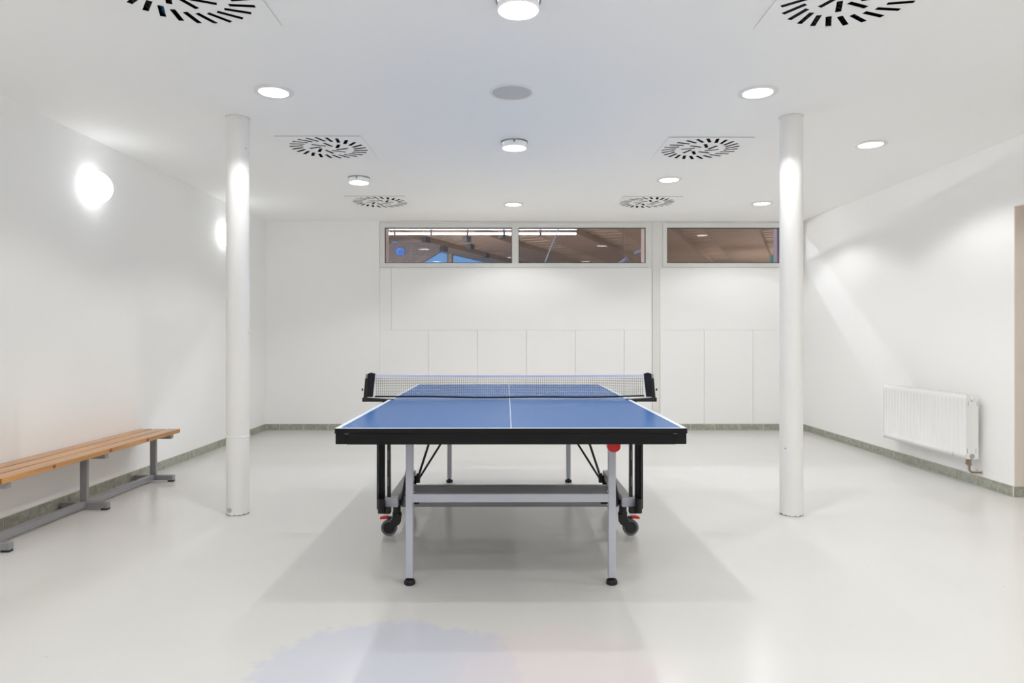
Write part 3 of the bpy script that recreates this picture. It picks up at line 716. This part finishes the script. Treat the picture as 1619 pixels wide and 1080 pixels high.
hf = MB().box(-30, 34, 8.76, YH1+1, -0.2, -0.02).build('floor_hall', 'hallpale'); struct(hf, 'hall floor, pale to bounce light')
struct(MB().box(-30, 34, 8.56, 8.75, 2.77, 6.2).build('wall_hall_near', 'hallwall'), 'hall wall above the windows')
struct(MB().box(-30, XL-0.21, 8.56, 8.75, 0, 2.77).box(5.61, 34, 8.56, 8.75, 0, 2.77).build('wall_hall_near_sides', 'hallwall'), 'hall wall beside the windows')
struct(MB().box(2.7, 34, YH1, YH1+0.3, -0.1, 6.2).build('wall_hall_far', 'hallwall'), 'far wall of the hall')
def along(r_, Y): return Vector((r_*RZ+0.4315*Y, Y, 0))
# left long side: low wall, posts and glazing up to the roof
sw = MB()
A, B_ = along(-4.27, YH0), along(-4.27, YH1); nrm = Vector((-U.y, U.x, 0))*0.2
sw.add([A, B_, B_+nrm, A+nrm]+[v+Vector((0, 0, 3.4)) for v in (A, B_, B_+nrm, A+nrm)], [(3, 2, 1, 0), (4, 5, 6, 7), (0, 1, 5, 4), (1, 2, 6, 5), (2, 3, 7, 6), (3, 0, 4, 7)])
side = struct(sw.build('wall_hall_side', 'clad'), 'low clad side wall of the hall under clerestory glazing')
for Y in (28.4, 33.3, 38.2, 43.1):
    p = along(-4.27, Y)
    MB().bbox(-0.13, 0.13, -0.10, 0.10, 3.4, zr+0.1, 0.01).build('post', 'beam', side, p, (0, 0, yawU))
    q = along(-4.27, Y+2.45)
    MB().box(-0.004, 0.004, -2.5, 2.5, 3.4, zr+0.05).build('pane', 'glass', side, q, (0, 0, yawU))
A, B_ = along(-4.27, YH0), along(-4.27, 28.4)
k = MB().add([A, B_, B_+nrm, A+nrm]+[v+Vector((0, 0, zr-3.3)) for v in (A, B_, B_+nrm, A+nrm)], [(3, 2, 1, 0), (4, 5, 6, 7), (0, 1, 5, 4), (1, 2, 6, 5), (2, 3, 7, 6), (3, 0, 4, 7)])
k.build('clad_wall', 'clad', side, (0, 0, 3.4))
A, B_ = along(2.2, YH0), along(2.2, YH1)
k = MB().add([A, B_, B_-nrm, A-nrm]+[v+Vector((0, 0, 5.8)) for v in (A, B_, B_-nrm, A-nrm)], [(3, 2, 1, 0), (4, 5, 6, 7), (0, 1, 5, 4), (1, 2, 6, 5), (2, 3, 7, 6), (3, 0, 4, 7)])
struct(k.build('wall_hall_right', 'hallwall'), 'right side wall of the hall')
# timber gable partition with a raked right edge and diagonal boards
Yg = 27.0; gp = lambda x, y: Vector(((x-805)/1079.3*Yg, Yg, 1.1566+(532.5-y)/1079.3*Yg))
poly = [(520, 384), (687, 384), (697, 398), (668, 415), (600, 455), (520, 455)]
gable = struct(MB().prism(poly, lambda p: gp(*p), lambda p: gp(*p)+Vector((0, 0.15, 0))).build('wall_hall_gable', 'clad'), 'diagonally boarded timber partition in the hall')
k0 = 0
for i in range(-14, 26):                                     # diagonal boards, clipped to the partition
    x = 560+i*5.0
    a = [(x, 440), (x+4.4, 440), (x+4.4+60, 380), (x+60, 380)]
    def clip(pl, f):
        out = []
        for u, v in zip(pl, pl[1:]+pl[:1]):
            fu, fv = f(u), f(v)
            if fu >= 0: out.append(u)
            if fu*fv < 0: out.append((u[0]+(v[0]-u[0])*fu/(fu-fv), u[1]+(v[1]-u[1])*fu/(fu-fv)))
        return out
    a = clip(a, lambda p: p[1]-385); a = clip(a, lambda p: 430-p[1]) if a else a
    a = clip(a, lambda p: p[0]-560) if a else a
    a = clip(a, lambda p: 686+(p[1]-384)*0.7-p[0] if True else 0) if a else a
    a = clip(a, lambda p: (697-(p[1]-398)*1.70)-p[0]) if a else a
    if len(a) >= 3:
        MB().prism(a, lambda p: gp(*p)-Vector((0, 0.03, 0)), lambda p: gp(*p)).build('board', 'clad', gable)
c0, c1 = gp(649.5, 384), gp(651, 440)
MB().box(c0.x, c1.x, Yg-0.05, Yg-0.03, c1.z, c0.z).build('joint_strip', 'hangersteel', gable)
# blue square sign on the partition
c0, c1 = gp(626, 391.5), gp(640, 404)
sg = thing('wall_sign', 'small blue square sign on the hall partition, seen through the left window pane', 'sign', ((c0.x+c1.x)/2, Yg-0.06, (c0.z+c1.z)/2))
w, h = (c1.x-c0.x)/2, (c0.z-c1.z)/2
MB().bbox(-w, w, -0.015, 0.028, -h, h, 0.004).build('sign_face', 'signblue', sg)
for (x, z, a, b_) in ((-0.25, 0.55, 0.30, 0.12), (0.35, 0.50, 0.22, 0.10), (-0.62, 0.15, 0.08, 0.28), (-0.58, -0.42, 0.10, 0.14)):
    MB().box(x*w-a*w*0.7, x*w+a*w*0.7, -0.018, -0.014, z*h-b_*h*0.7, z*h+b_*h*0.7).build('sign_mark', 'signwhite', sg)
# fluorescent strip lights
def strip_light(xa, xb_, y, z, seg, label, rad=0.034, m='tube'):
    t = thing('strip_light', label, 'strip light', ((xa+xb_)/2, y, z), 0, 'fluorescent strip lights in the hall')
    MB().bbox(xa-(xa+xb_)/2, xb_-(xa+xb_)/2, -0.05, 0.05, 0.13, 0.17, 0.01).build('housing', 'tubebody', t)
    n = max(1, round((xb_-xa)/seg))
    x = xb_
    while x > xa+0.05:
        x2 = max(xa, x-seg)
        MB().cyl((x2+0.03-(xa+xb_)/2, 0, 0), (x-0.03-(xa+xb_)/2, 0, 0), rad, 12).build('tube', m, t, smooth=40)
        MB().bbox(x2-0.04-(xa+xb_)/2, x2+0.04-(xa+xb_)/2, -0.05, 0.03, -0.05, 0.12, 0.005).build('lamp_holder', 'hangersteel', t)
        x = x2
    MB().cyl((0.0, 0, 0.15), (0.0, 0, zr-z-0.001), 0.012, 8).build('suspension', 'hangersteel', t)
strip_light(-4.03, 2.25, 22.7, 4.585, 1.21, 'bright fluorescent strip light seen across both left window panes')
strip_light(-4.0, 5.0, 11.8, 5.0, 1.2, 'fluorescent strip light high in the hall, above what the windows show', 0.03, 'tube_near')
for (xa, xb_, Y, l) in ((13, 15.5, 31, 'added hall fill light hidden right of the windows'),
                        (-9.2, -4.5, 17, 'added hall fill light hidden left of the windows, nearer one'), (-7.3, -5.0, 22, 'added hall fill light hidden left of the windows, middle one'), (-5.9, -4.8, 25.5, 'added hall fill light hidden left of the windows, farther one')):
    strip_light(xa, xb_, Y, 1.1, 1.2, l, 0.06, 'tube_fill')  # added low tubes, out of sight, filling the hall roof with light
# cable stay, ducts and a teal board
a, b_ = (878.5, 375.5), (862.5, 414.5); Yc = 20.0
pp = lambda x, y, Y: Vector(((x-805)/1079.3*Y, Y, 1.1566+(532.5-y)/1079.3*Y))
k = MB(); P0 = pp(883, 362, Yc); P1 = pp(845, 457, Yc)
k.cyl(P0, P1, 0.022, 8)
tag(k.build('tie_rod', 'hallpipe'), 'thin slanting steel rod in the hall, below the strip light', 'rod')
for (xa, ya_, xb_, yb2, l) in ((1005, 400, 1032, 388, 'short blue-grey duct at the right end of the middle pane, upper one'), (978, 418, 992, 409, 'short blue-grey duct low in the middle pane, lower one')):
    A, B_ = pp(xa, ya_, 24), pp(xb_, yb2, 23); C = (A+B_)/2
    t = thing('air_duct', l, 'duct', C, 0, 'ducts in the hall')
    MB().cyl(A-C, B_-C, 0.07, 10).build('pipe', 'hallpipe', t)
    MB().cyl((0, 0, 0.05), (0, 0, zr-C.z), 0.008, 6).build('hanger', 'hangersteel', t)
c0, c1 = pp(1219, 404, 16), pp(1245, 440, 16)
t = thing('notice_board', 'teal board behind the window, next to the right column', 'board', ((c0.x+c1.x)/2, 16.04, -0.02))
MB().bbox(c0.x-(c0.x+c1.x)/2, c1.x-(c0.x+c1.x)/2, -0.04, 0.04, c1.z+0.02, c0.z+0.02, 0.01).build('board_face', 'teal', t)
MB().cyl((0, 0, 0), (0, 0, c1.z+0.05), 0.03, 12).build('stand', 'hangersteel', t)
tag(MB().bbox(3.925, 4.12, 10.0, 10.15, -0.02, zr, 0.01).build('wall_strip_post', 'hallpost'), 'pale added post standing in for the window wall strip left of the right column', 'post')  # added post in place of the wall strip beside the window
